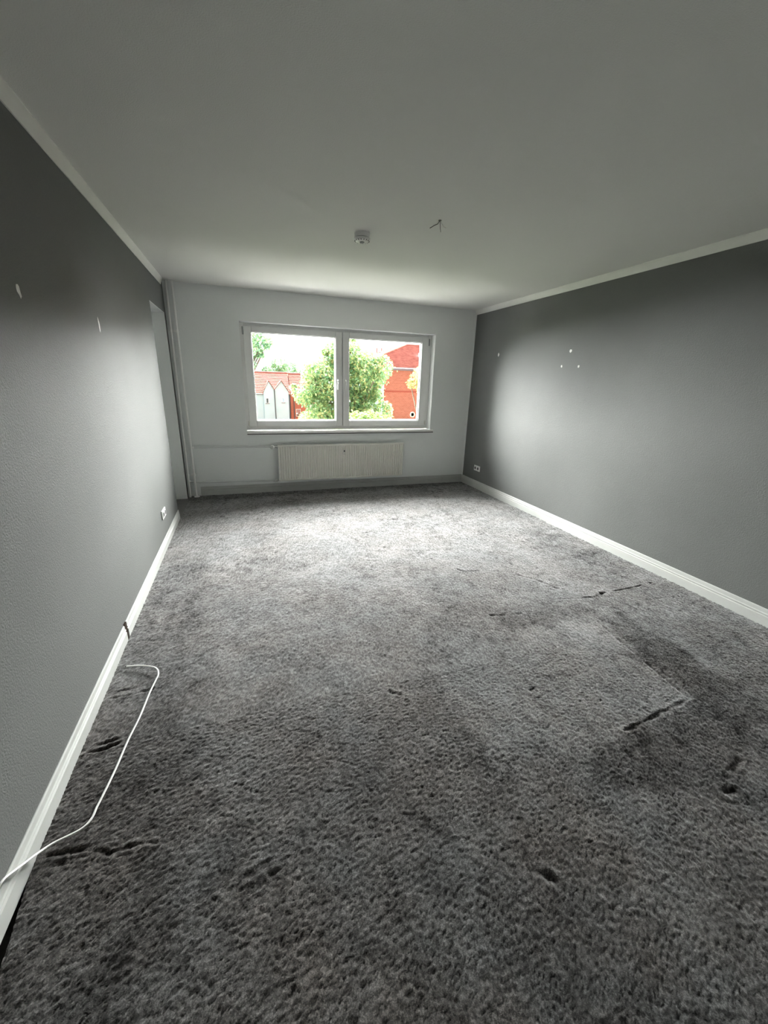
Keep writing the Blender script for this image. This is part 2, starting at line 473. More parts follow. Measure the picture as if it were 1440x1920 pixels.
# baseboards
def board_profile(h, t):
    return [(0, 0.004), (t, 0.004), (t, h * 0.60), (t * 0.60, h * 0.63), (t * 0.60, h * 0.67), (t * 0.92, h * 0.70), (t * 0.92, h * 0.735), (t * 0.62, h * 0.78), (t * 0.55, h * 0.95), (t * 0.35, h), (0, h)]


HBL, TBL = 0.114, 0.013
bl = empty('baseboard_left', (XL, 2.0, 0), 'white moulded baseboard along the left wall, split by a dark gap', 'baseboard', kind='structure')
for a, b2 in ((YF, 2.388), (2.424, 4.66)):
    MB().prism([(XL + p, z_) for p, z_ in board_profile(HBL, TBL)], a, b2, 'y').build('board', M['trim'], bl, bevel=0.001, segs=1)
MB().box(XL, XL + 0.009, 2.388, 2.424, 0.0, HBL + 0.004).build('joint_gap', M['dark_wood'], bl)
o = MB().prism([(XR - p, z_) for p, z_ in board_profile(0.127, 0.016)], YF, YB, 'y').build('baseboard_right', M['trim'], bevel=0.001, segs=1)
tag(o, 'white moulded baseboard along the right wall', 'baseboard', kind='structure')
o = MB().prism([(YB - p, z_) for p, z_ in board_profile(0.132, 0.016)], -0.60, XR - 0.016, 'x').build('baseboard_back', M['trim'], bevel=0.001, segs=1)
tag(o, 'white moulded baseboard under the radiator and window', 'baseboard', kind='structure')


# filled nail holes: small lumps of white filler smeared on the walls
def patch(parent, x, y, z, hy, hz, tilt, seed):
    r = random.Random(seed)
    s = 1 if x < 1 else -1
    v = []; n = 14
    for k in range(n):
        a = 2 * math.pi * k / n
        q = 1 + r.uniform(-0.22, 0.22)
        py = math.cos(a) * hy * q; pz = math.sin(a) * hz * q
        v.append((x + s * 0.0004, y + py * math.cos(tilt) - pz * math.sin(tilt), z + py * math.sin(tilt) + pz * math.cos(tilt)))
    for k in range(n):
        p = Vector(v[k]); c = Vector((x, y, z)); q = c + (p - c) * 0.6
        v.append((x + s * 0.0022, q.y, q.z))
    f = [(i, (i + 1) % n, n + (i + 1) % n, n + i) for i in range(n)] + [tuple(range(n, 2 * n))]
    return MB().add(v, f).build('filler_patch', M['filler'], parent, smooth=True)


patch(wl, XL, 2.015, 1.790, 0.014, 0.024, 0.3, 1)
patch(wl, XL, 2.945, 1.772, 0.010, 0.040, 0.05, 2)
patch(wr, XR, 4.909, 1.885, 0.016, 0.022, 0.0, 3)
patch(wr, XR, 3.614, 1.862, 0.017, 0.018, 0.0, 4)
patch(wr, XR, 3.710, 1.714, 0.011, 0.012, 0.0, 5)
patch(wr, XR, 3.468, 1.709, 0.011, 0.013, 0.0, 6)

# ------------------------------------------------------------------ window
FY0, FY1 = YB + 0.130, YB + 0.200       # fixed frame depth
win = empty('window_1', (1.32, YB + 0.16, WZ0), 'wide white double-casement window with two square panes', 'window', kind='structure')


def ring(x0, x1, z0, z1, wl_, wr_, wb_, wt_, y0, y1):
    m_ = MB()
    m_.box(x0, x0 + wl_, y0, y1, z0, z1); m_.box(x1 - wr_, x1, y0, y1, z0, z1)
    m_.box(x0 + wl_, x1 - wr_, y0, y1, z0, z0 + wb_); m_.box(x0 + wl_, x1 - wr_, y0, y1, z1 - wt_, z1)
    return m_


FB = WZ0 + 0.004
CXW = 1.318
fm = ring(WX0 - 0.01, WX1 + 0.01, FB, WZ1 + 0.01, 0.058, 0.062, 0.055, 0.055, FY0, FY1)
fm.box(CXW - 0.03, CXW + 0.03, FY0 + 0.005, FY1, FB + 0.05, WZ1 - 0.05)
fm.build('frame', M['pvc'], win, bevel=0.004)
SB0, SB1 = FB + 0.042, WZ1 - 0.034
for k, (a, b2) in enumerate(((WX0 + 0.040, CXW - 0.006), (CXW + 0.006, WX1 - 0.044))):
    y0, y1 = FY0 - 0.016, FY0 + 0.055
    gx0 = 0.160 if k == 0 else 1.414
    gx1 = 1.226 if k == 0 else 2.476
    gz0, gz1 = 0.963, 2.042
    s = ring(a, b2, SB0, SB1, gx0 - a, b2 - gx1, gz0 - SB0, SB1 - gz1, y0, y1).build('sash', M['pvc'], win, bevel=0.005)
    ring(gx0 - 0.001, gx1 + 0.001, gz0 - 0.001, gz1 + 0.001, 0.006, 0.006, 0.006, 0.006, y0 + 0.020, y0 + 0.030).build('gasket', M['gasket'], s)
    ring(gx0 + 0.0, gx1 - 0.0, gz0 + 0.0, gz1, 0.009, 0.009, 0.010, 0.004, y0 + 0.045, y0 + 0.060).build('outer_bead', M['plastic'], s)
    MB().box(gx0 - 0.002, gx1 + 0.002, y0 + 0.028, y0 + 0.040, gz0 - 0.002, gz1 + 0.002).build('pane', M['glass'], s)
    # handle, turned down
    hx = CXW - 0.066 if k == 0 else CXW + 0.036
    hz = 1.503
    h = MB()
    h.box(hx - 0.014, hx + 0.014, y0 - 0.009, y0 + 0.002, hz - 0.034, hz + 0.034)
    h.tube([(hx, y0, hz), (hx, y0 - 0.028, hz), (hx, y0 - 0.044, hz - 0.012), (hx, y0 - 0.046, hz - 0.035), (hx, y0 - 0.044, hz - 0.085), (hx, y0 - 0.042, hz - 0.125)], [0.010, 0.010, 0.011, 0.011, 0.010, 0.008], 12)
    h.build('handle', M['plastic'], s, smooth=True, bevel=0.0)
    # hinge covers at top and bottom of the outer stile
    hxx = a - 0.004 if k == 0 else b2 + 0.004
    for z0_, z1_, mt_ in ((SB1 - 0.105, SB1 - 0.015, 'grey_plastic'), (SB0 + 0.015, SB0 + 0.075, 'plastic_cream')):
        MB().tube([(hxx, y0 - 0.004, z0_), (hxx, y0 - 0.004, z1_)], 0.009, 12).build('hinge_cover', M[mt_], s, smooth=True)
# window board
sl = MB().prism([(YB - 0.022, WZ0 - 0.028), (YB - 0.022, WZ0 - 0.004), (YB - 0.018, WZ0), (FY0 + 0.01, WZ0), (FY0 + 0.01, WZ0 - 0.028)], WX0, WX1 + 0.045, 'x')
sl = tag(sl.build('window_sill', M['sill']), 'pale polished stone sill under the wide window', 'window sill', kind='structure')
MB().box(WX0, WX1 + 0.045, YB - 0.023, YB - 0.0005, WZ0 - 0.040, WZ0 - 0.0285).build('sill_edge', M['sill_edge'], sl)
st = empty('round_sticker', (2.392, FY0 + 0.011, 1.046), 'small round pale ring stuck on the right window pane, bottom right corner', 'sticker')
MB().lathe([(0.040, -0.001), (0.040, 0.003), (0.022, 0.003), (0.022, -0.001)], (2.392, FY0 + 0.0085, 1.046), (0, 1, 0), 32).build('ring', M['film'], st, smooth=True)
MB().lathe([(0.0215, 0.0), (0.012, 0.0012), (0.012, 0.002), (0.0215, 0.0022)], (2.392, FY0 + 0.0085, 1.046), (0, 1, 0), 24).build('centre', M['plastic_cream'], st, smooth=True)

# ------------------------------------------------------------------ radiator
RX0, RX1, RZ0, RZ1, RY = 0.395, 2.176, 0.180, 0.665, YB - 0.098
rad = empty('panel_radiator', (1.28, YB - 0.06, RZ0), 'cream ribbed panel radiator on the wall below the window', 'radiator')
N = 53
pitch = (RX1 - RX0 - 0.024) / N
prof = [(RX0, RY + 0.004), (RX0 + 0.012, RY + 0.004)]
for i in range(N):
    x0 = RX0 + 0.012 + i * pitch
    prof += [(x0 + pitch * 0.18, RY + 0.011), (x0 + pitch * 0.34, RY + 0.011), (x0 + pitch * 0.50, RY - 0.001), (x0 + pitch * 0.84, RY - 0.001), (x0 + pitch * 1.0, RY + 0.004)]
prof += [(RX1, RY + 0.004)]
pm = MB()
n = len(prof)
zs = [(RZ0 + 0.028, 1), (RZ1 - 0.030, 1)]
rows = []
for z_, k in ((RZ0, 0), (RZ0 + 0.020, 0), (RZ0 + 0.032, 1), (RZ1 - 0.034, 1), (RZ1 - 0.022, 0), (RZ1, 0)):
    rows.append([(x, (y if k else RY + 0.002), z_) for x, y in prof])
v = [p for r_ in rows for p in r_]
v += [(x, RY + 0.020, z_) for z_ in (RZ0, RZ1) for x, _ in prof]
f = []
for i in range(len(rows) - 1):
    for k in range(n - 1):
        f.append((i * n + k, i * n + k + 1, (i + 1) * n + k + 1, (i + 1) * n + k))
bo = len(rows) * n
for k in range(n - 1):
    f.append((k, k + 1, bo + k + 1, bo + k)); f.append(((len(rows) - 1) * n + k, (len(rows) - 1) * n + k + 1, bo + n + k + 1, bo + n + k))
    f.append((bo + k, bo + k + 1, bo + n + k + 1, bo + n + k))
for e in (0, n - 1):
    f.append(tuple([i * n + e for i in range(len(rows))] + [bo + n + e, bo + e]))
pm.add(v, f).build('front_panel', M['radiator'], rad)
fin = MB()
for i in range(60):
    x = RX0 + 0.03 + i * (RX1 - RX0 - 0.06) / 59
    fin.box(x - 0.0008, x + 0.0008, RY + 0.021, RY + 0.052, RZ0 + 0.05, RZ1 - 0.05)
fo = fin.build('convector_fins', M['radiator'], rad)
fo['kind'] = 'stuff'
MB().box(RX0 + 0.01, RX1 - 0.01, RY + 0.053, RY + 0.058, RZ0 + 0.02, RZ1 - 0.03).build('gap_shade', M['dark_plastic'], rad)  # dark sheet added as the shade in the gap behind the radiator
for x in (RX0 + 0.22, 1.285, RX1 - 0.22):
    MB().box(x - 0.015, x + 0.015, RY + 0.058, YB - 0.001, RZ0 + 0.04, RZ1 - 0.06).build('wall_bracket', M['radiator'], rad)
mt = MB().box(1.272, 1.302, RY - 0.024, RY - 0.001, 0.520, 0.600).build('heat_meter', M['plastic_cream'], rad, bevel=0.004)
MB().box(1.279, 1.295, RY - 0.0255, RY - 0.0238, 0.555, 0.585).build('display', M['dark_plastic'], mt)
MB().box(1.281, 1.293, RY - 0.0255, RY - 0.0238, 0.526, 0.536).build('seal', M['grey_plastic'], mt)
# thermostat valve: head points towards the room beside the top left corner
vl = MB().tube([(0.330, YB - 0.06, 0.638), (0.36, YB - 0.06, 0.638), (RX0 + 0.002, YB - 0.07, 0.632)], 0.011, 14).build('valve', M['chrome'], rad, smooth=True)
MB().lathe([(0.016, 0.0), (0.026, 0.004), (0.027, 0.030), (0.025, 0.052), (0.018, 0.058)], (0.330, YB - 0.066, 0.638), (-0.2, -0.97, 0.1), 24).build('thermostat_head', M['plastic'], vl, smooth=True)
lk = MB().tube([(0.3435, YB - 0.045, 0.178), (0.372, YB - 0.05, 0.180), (RX0 + 0.002, YB - 0.07, 0.198)], 0.010, 14)
lk.lathe([(0.015, -0.014), (0.017, -0.01), (0.017, 0.01), (0.015, 0.014)], (0.368, YB - 0.05, 0.180), (1, 0, 0), 6)
lk.build('lockshield', M['pipe'], rad, smooth=True)

# ------------------------------------------------------------------ heating pipes
PY = YB - 0.055
ht = empty('riser_pipe', (-0.648, PY, 0), 'thin white heating riser pipe, the one nearer the window', 'pipe', 'heating risers')
MB().tube([(-0.655, PY, 0.0), (-0.652, PY, 0.9), (-0.650, PY, 1.8), (-0.648, PY, H)], 0.0125, 14).build('tube', M['pipe'], ht, smooth=True)
MB().lathe([(0.034, 0.0), (0.034, 0.006), (0.017, 0.012)], (-0.648, PY, 0.014), (0, 0, 1), 24).build('floor_rosette', M['plastic'], ht, smooth=True)
MB().lathe([(0.030, 0.0), (0.030, 0.005), (0.016, 0.010)], (-0.648, PY, H), (0, 0, -1), 24).build('ceiling_rosette', M['plastic'], ht, smooth=True)
for z_ in (1.985, 0.305):
    c = MB(); c.lathe([(0.0175, -0.014), (0.0175, 0.014), (0.0126, 0.014), (0.0126, -0.014)], (-0.652, PY, z_), (0, 0, 1), 20)
    c.box(-0.656, -0.648, PY + 0.015, YB, z_ - 0.006, z_ + 0.006)
    c.box(-0.690, -0.664, PY - 0.012, PY + 0.006, z_ - 0.012, z_ + 0.012)
    c.build('clamp', M['pipe'], ht, smooth=True)
h2 = empty('riser_pipe', (-0.715, PY, 0), 'thin white heating riser pipe in the corner beside the niche', 'pipe', 'heating risers')
MB().tube([(-0.727, PY + 0.004, 0.0), (-0.722, PY + 0.004, 0.9), (-0.715, PY + 0.004, 1.8), (-0.709, PY + 0.004, H)], 0.0105, 14).build('tube', M['pipe'], h2, smooth=True)
for z_ in (1.985, 0.305):
    c = MB(); c.lathe([(0.0150, -0.012), (0.0150, 0.012), (0.0106, 0.012), (0.0106, -0.012)], (-0.717 if z_ > 1 else -0.7255, PY + 0.004, z_), (0, 0, 1), 20)
    c.build('clamp', M['pipe'], h2, smooth=True)


def hpipe(name, label, y, pts, r, col):
    e_ = empty(name, pts[0], label, 'pipe', 'radiator supply pipes')
    MB().tube(pts, r, 14).build('tube', M[col], e_, smooth=True)
    MB().lathe([(r + 0.004, -0.012), (r + 0.004, 0.012), (r, 0.014)], pts[0], (1, 0, 0), 16).build('fitting', M['pipe'], e_, smooth=True)
    return e_


hpipe('supply_pipe', 'horizontal white pipe running to the radiator valve', 0, [(-0.637, PY + 0.008, 0.650), (-0.4, YB - 0.030, 0.647), (0.1, YB - 0.030, 0.640), (0.27, YB - 0.032, 0.638), (0.315, YB - 0.055, 0.638)], 0.0095, 'pipe_wall')
hpipe('return_pipe', 'lower horizontal white pipe just above the baseboard', 0, [(-0.716, YB - 0.030, 0.214), (-0.640, YB - 0.026, 0.206), (-0.60, YB - 0.026, 0.199), (-0.1, YB - 0.026, 0.188), (0.30, YB - 0.028, 0.179), (0.343, YB - 0.045, 0.178)], 0.0095, 'pipe_wall')


# ------------------------------------------------------------------ sockets
def socket(x, s, y, z, label, cover):
    """double wall socket; y is the centre along the wall"""
    e_ = empty('wall_socket', (x, y, z), label, 'socket')
    pl = MB().box(min(x, x + s * 0.010), max(x, x + s * 0.010), y - 0.078, y + 0.078, z - 0.040, z + 0.040).build('plate', M['plastic'], e_, bevel=0.003)
    for d in (-0.037, 0.037):
        ins = MB().lathe([(0.031, 0.0), (0.031, 0.004), (0.0225, 0.0045), (0.0215, -0.006), (0.0, -0.006)] if False else [(0.031, 0.0), (0.031, 0.004), (0.026, 0.0045)], (x + s * 0.0095, y + d, z), (s, 0, 0), 28).build('insert', M['plastic'], pl, smooth=True)
        MB().lathe([(0.0205, 0.0), (0.0205, 0.0008)], (x + s * 0.0138, y + d, z), (s, 0, 0), 24).build('well', M['dark_plastic' if cover else 'grey_plastic'], pl)
    return e_


socket(XR, -1, 5.143, 0.313, 'white double wall socket low on the right wall near the far corner', True)
socket(XL, 1, 3.895, 0.318, 'white double wall socket low on the left wall before the niche', True)

# ------------------------------------------------------------------ smoke detector
dc = Vector((0.888, 3.205, H))
sm = empty('smoke_detector', dc, 'round white smoke detector on the ceiling', 'smoke detector')
MB().lathe([(0.056, 0.0), (0.056, 0.004), (0.0545, 0.006), (0.0545, 0.026)], dc, (0, 0, -1), 40).build('base', M['plastic'], sm, smooth=True)
MB().lathe([(0.051, 0.026), (0.051, 0.030)], dc, (0, 0, -1), 40).build('shadow_groove', M['dark_plastic'], sm, smooth=True)
hd = MB().lathe([(0.058, 0.030), (0.059, 0.034), (0.056, 0.044), (0.046, 0.050), (0.020, 0.052)], dc, (0, 0, -1), 40).build('head', M['plastic'], sm, smooth=True)
for k in range(16):
    a = 2 * math.pi * k / 16
    d = Vector((math.cos(a), math.sin(a), 0))
    q = dc + d * 0.051 + Vector((0, 0, -0.0485))
    MB().tube([q - d * 0.006, q + d * 0.003 + Vector((0, 0, 0.003))], 0.0032, 6).build('vent_slot', M['dark_plastic'], hd)
MB().lathe([(0.017, 0.051), (0.017, 0.056), (0.012, 0.059)], dc, (0, 0, -1), 24).build('test_button', M['grey_plastic'], hd, smooth=True)

# ------------------------------------------------------------------ bare lamp wires on the ceiling
wc = Vector((1.281, 2.762, H))
lw = empty('lamp_wires', wc, 'bare lamp wires hanging from a small hole in the ceiling', 'wires')
MB().lathe([(0.010, 0.0), (0.010, 0.003), (0.006, 0.006)], wc, (0, 0, -1), 16).build('ceiling_collar', M['copper'], lw, smooth=True)
for pts, mt_, r_ in (([(0, 0, 0), (-0.012, 0.004, -0.020), (-0.034, 0.010, -0.030), (-0.060, 0.018, -0.046)], 'black_wire', 0.0022),
                     ([(0, 0, 0), (0.006, 0.004, -0.022), (0.010, 0.008, -0.044), (0.016, 0.012, -0.060)], 'copper', 0.0022),
                     ([(0, 0, 0), (0.014, 0.0, -0.016), (0.030, 0.004, -0.030), (0.050, 0.010, -0.034)], 'plastic_cream', 0.0020)):
    MB().tube([wc + Vector(q) for q in pts], r_, 8).build('wire', M[mt_], lw, smooth=True)

# ------------------------------------------------------------------ cable on the carpet
cp = [(-0.757, 1.015, 0.100), (-0.7535, 1.040, 0.120), (-0.748, 1.064, 0.1245), (-0.7385, 1.096, 0.106), (-0.7345, 1.135, 0.076), (-0.728, 1.175, 0.047), (-0.701, 1.212, 0.028), (-0.634, 1.238, 0.024), (-0.610, 1.268, 0.023), (-0.604, 1.312, 0.023),
      (-0.597, 1.355, 0.023), (-0.583, 1.452, 0.023), (-0.569, 1.595, 0.023), (-0.550, 1.724, 0.023), (-0.538, 1.868, 0.023), (-0.525, 1.961, 0.024), (-0.520, 2.000, 0.026), (-0.532, 2.042, 0.029), (-0.561, 2.070, 0.030), (-0.625, 2.102, 0.027), (-0.692, 2.122, 0.022)]


def catmull(P, k=8):
    P = [Vector(p) for p in P]
    P = [P[0] * 2 - P[1]] + P + [P[-1] * 2 - P[-2]]
    out = []
    for i in range(1, len(P) - 2):
        for j in range(k):
            t = j / k
            a, b_, c_, d_ = P[i - 1:i + 3]
            out.append(0.5 * ((2 * b_) + (c_ - a) * t + (2 * a - 5 * b_ + 4 * c_ - d_) * t * t + (3 * b_ - a - 3 * c_ + d_) * t ** 3))
    out.append(P[-2])
    return out


cb = empty('loose_cable', (-0.6, 1.6, 0.02), 'thin white cable lying on the carpet beside the left baseboard', 'cable')
cv = catmull(cp)
MB().tube(cv, 0.0042, 10, flat=0.62).build('sheath', M['plastic'], cb, smooth=True)
MB().tube([cv[-1], cv[-1] + Vector((-0.007, 0.001, -0.001))], 0.003, 8).build('tip_shadow', M['dark_plastic'], cb, smooth=True)  # dark stub stands in for the shadow at the cable tip

# ------------------------------------------------------------------ outdoors
g = tag(MB().box(-120, 220, YB + 3, 300, GROUND - 0.3, GROUND).build('ground', M['grass']), 'lawn far below between the houses', 'ground', kind='structure')
tag(MB().box(-60, 70, YB + 3, 20, GROUND, GROUND + 0.05).build('bounce_slab', M['pale_slab']), 'unseen pale slab below the window, added to bounce light onto the ceiling', 'bounce_slab', kind='structure')  # pale slab out of view, added to bounce sunlight onto the ceiling


def courses(y0, z0, y1, z1, n, lip):
    """closed stepped profile (y, z) of a tiled roof plane running from the eave (y0, z0) to the ridge (y1, z1)"""
    p = []
    for i in range(n):
        ya = y0 + (y1 - y0) * i / n; za = z0 + (z1 - z0) * i / n
        yb_ = y0 + (y1 - y0) * (i + 1) / n; zb_ = z0 + (z1 - z0) * (i + 1) / n
        p += [(ya, za + lip), (yb_, zb_)]
    p += [(y1, z1 - 0.15), (y0, z0 - 0.08)]
    return p


# white twin-gabled house
D = 95.0
wh = empty('gabled_house', (3, D, GROUND), 'white rendered house with red tiled roof and twin pointed gables', 'house')
EZ, RZ, RYY = -1.70, 2.62, D + 4.2
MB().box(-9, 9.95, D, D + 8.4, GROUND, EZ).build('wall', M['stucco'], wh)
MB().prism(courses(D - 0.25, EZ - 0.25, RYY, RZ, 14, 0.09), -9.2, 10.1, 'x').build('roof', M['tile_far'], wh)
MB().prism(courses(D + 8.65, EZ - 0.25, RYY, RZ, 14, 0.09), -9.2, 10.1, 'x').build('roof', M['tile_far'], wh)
MB().tube([(-9.3, RYY, RZ), (10.2, RYY, RZ)], 0.16, 8).build('ridge_cap', M['tile_pale'], wh)
for (xa, xp, xb, zp, za, zb) in ((4.40, 5.55, 6.72, 0.70, -1.55, -1.08), (6.72, 8.27, 9.75, 0.78, -1.08, -1.45)):
    zl = min(za, zb, EZ) - 0.3
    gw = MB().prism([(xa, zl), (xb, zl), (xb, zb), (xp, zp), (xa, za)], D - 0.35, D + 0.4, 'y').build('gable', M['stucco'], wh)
    # two little roof slopes running back into the main roof
    for (x1_, z1_) in ((xa, za), (xb, zb)):
        sgn = -1 if x1_ < xp else 1
        MB().prism([(xp, zp + 0.02), (x1_ + sgn * 0.08, z1_ - 0.10), (x1_ + sgn * 0.08, z1_ + 0.08), (xp, zp + 0.22)], D - 0.55, D + 3.2, 'y').build('gable_roof', M['tile_far'], wh)
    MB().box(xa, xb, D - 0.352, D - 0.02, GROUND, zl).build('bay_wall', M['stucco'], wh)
MB().tube([(6.74, D - 0.42, -1.15), (6.80, D - 0.42, -8.0), (6.80, D - 0.42, GROUND)], 0.11, 8).build('downpipe', M['downpipe'], wh)
MB().tube([(9.93, D - 0.1, -1.9), (9.93, D - 0.1, GROUND)], 0.11, 8).build('downpipe', M['downpipe'], wh)
MB().tube([(-9.2, D - 0.30, EZ - 0.30), (4.35, D - 0.30, EZ - 0.30)], 0.10, 8).build('gutter', M['gutter'], wh)


def far_window(parent, x, y, z, wx, wz):
    f_ = ring(x - wx / 2 - 0.07, x + wx / 2 + 0.07, z - wz / 2 - 0.07, z + wz / 2 + 0.07, 0.07, 0.07, 0.07, 0.07, y - 0.06, y + 0.02).build('window', M['far_frame'], parent)
    MB().box(x - wx / 2, x + wx / 2, y - 0.02, y + 0.015, z - wz / 2, z + wz / 2).build('pane', M['far_pane'], f_)
    MB().box(x - wx / 2 - 0.2, x + wx / 2 + 0.2, y - 0.16, y + 0.02, z - wz / 2 - 0.2, z - wz / 2 - 0.08).build('sill', M['gutter'], f_)


for x, z_, a, b2 in ((5.15, -3.35, 0.42, 0.95), (8.55, -3.20, 0.42, 0.85), (6.15, -7.75, 0.50, 0.60), (7.45, -7.70, 0.50, 0.65)):
    far_window(wh, x, D - 0.355, z_, a, b2)
for x in (-6.5, -2.5, 1.0):
    far_window(wh, x, D - 0.005, -3.6, 0.9, 1.2)

bh = empty('brick_terrace', (16, D, GROUND), 'red brick terraced house joined to the right of the white house', 'house')
MB().box(10.25, 24, D + 0.8, D + 8.4, GROUND, EZ).build('wall', M['brick'], bh)
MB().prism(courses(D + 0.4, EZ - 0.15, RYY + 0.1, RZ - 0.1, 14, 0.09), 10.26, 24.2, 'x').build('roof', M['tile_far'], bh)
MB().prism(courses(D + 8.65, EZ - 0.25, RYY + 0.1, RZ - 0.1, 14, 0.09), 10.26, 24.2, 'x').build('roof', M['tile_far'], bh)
MB().tube([(10.28, RYY + 0.1, RZ - 0.1), (24.3, RYY + 0.1, RZ - 0.1)], 0.16, 8).build('ridge_cap', M['tile_pale'], bh)
for x in (11.9, 15.0, 18.5, 21.5):
    far_window(bh, x, D + 0.795, -6.0, 0.9, 1.5)
MB().tube([(11.0, D + 0.7, -1.9), (11.0, D + 0.7, GROUND)], 0.10, 8).build('downpipe', M['downpipe'], bh)

# big brick house on the right with a hipped roof
bx0, bx1, by0, by1, ez, sl_ = 10.5, 38.0, 39.5, 56.0, 2.74, 0.34
rb = empty('brick_house', (20, 48, GROUND), 'large red brick house with hipped red tile roof behind the trees on the right', 'house')
MB().box(13.55, bx1 - 0.5, by0 + 0.45, by1 - 0.5, GROUND, ez).build('wall', M['brick'], rb)
MB().box(bx0 + 0.5, 13.549, by0 + 0.55, by1 - 0.5, GROUND, ez).build('rendered_wall', M['stucco'], rb)
MB().box(13.5, bx1 - 0.45, by0 + 0.40, by0 + 0.46, 0.46, 0.60).build('brick_band', M['brick_band'], rb)
MB().box(bx0 + 0.05, bx1 - 0.05, by0 + 0.05, by1 - 0.05, ez - 0.20, ez - 0.02).build('eave_board', M['gutter'], rb)
MB().tube([(bx0, by0 - 0.05, ez - 0.08), (bx1, by0 - 0.05, ez - 0.08)], 0.13, 10).build('gutter', M['gutter'], rb)
hw = (by1 - by0) / 2
nC = 24
fr_, lf_ = MB(), MB()
for i in range(nC):
    t0, t1 = hw * i / nC, hw * (i + 1) / nC
    z0_, z1_ = ez + sl_ * t0 + 0.11, ez + sl_ * t1
    v = [(bx0 + t0, by0 + t0, z0_), (bx1 - t0, by0 + t0, z0_), (bx1 - t1, by0 + t1, z1_), (bx0 + t1, by0 + t1, z1_), (bx0 + t0, by0 + t0, z0_ - 0.12), (bx1 - t0, by0 + t0, z0_ - 0.12)]
    fr_.add(v, [(0, 1, 2, 3), (4, 5, 1, 0)])
    v = [(bx0 + t0, by1 - t0, z0_), (bx0 + t0, by0 + t0, z0_), (bx0 + t1, by0 + t1, z1_), (bx0 + t1, by1 - t1, z1_), (bx0 + t0, by1 - t0, z0_ - 0.12), (bx0 + t0, by0 + t0, z0_ - 0.12)]
    lf_.add(v, [(0, 1, 2, 3), (4, 5, 1, 0)])
az = ez + sl_ * hw
fr_.build('roof', M['tile'], rb)
lf_.build('roof', M['tile_pale'], rb)
MB().add([(bx1, by1, ez), (bx0, by1, ez), (bx0 + hw, by0 + hw, az), (bx1 - hw, by0 + hw, az), (bx1, by0, ez), (bx1, by1, ez)], [(0, 1, 2, 3), (4, 5, 3)]).build('roof', M['tile'], rb)
MB().tube([(bx0, by0, ez + 0.08), (bx0 + hw, by0 + hw, az + 0.08)], 0.13, 8).build('hip_cap', M['brick_band'], rb)
MB().tube([(bx0, by1, ez + 0.08), (bx0 + hw, by0 + hw, az + 0.08)], 0.10, 8).build('hip_cap', M['tile_pale'], rb)
MB().tube([(bx0 + hw, by0 + hw, az + 0.08), (bx1 - hw, by0 + hw, az + 0.08)], 0.12, 8).build('ridge_cap', M['tile_pale'], rb)
for x in (16.0, 16.6):
    MB().tube([(x, 50.4, 4.2), (x, 50.4, 5.3)], 0.07, 8).build('vent_pipe', M['tile_pale'], rb)
far_window(rb, 11.8, by0 + 0.545, 0.3, 1.0, 1.3)
far_window(rb, 12.9, by0 + 0.545, -2.6, 0.8, 1.3)
far_window(rb, 26, by0 + 0.445, -1.5, 1.2, 1.5)
dm = MB().box(18.55, 19.2, by0 + 3.2, by0 + 3.9, ez + 1.0, ez + 1.75).build('roof_window', M['stucco'], rb)


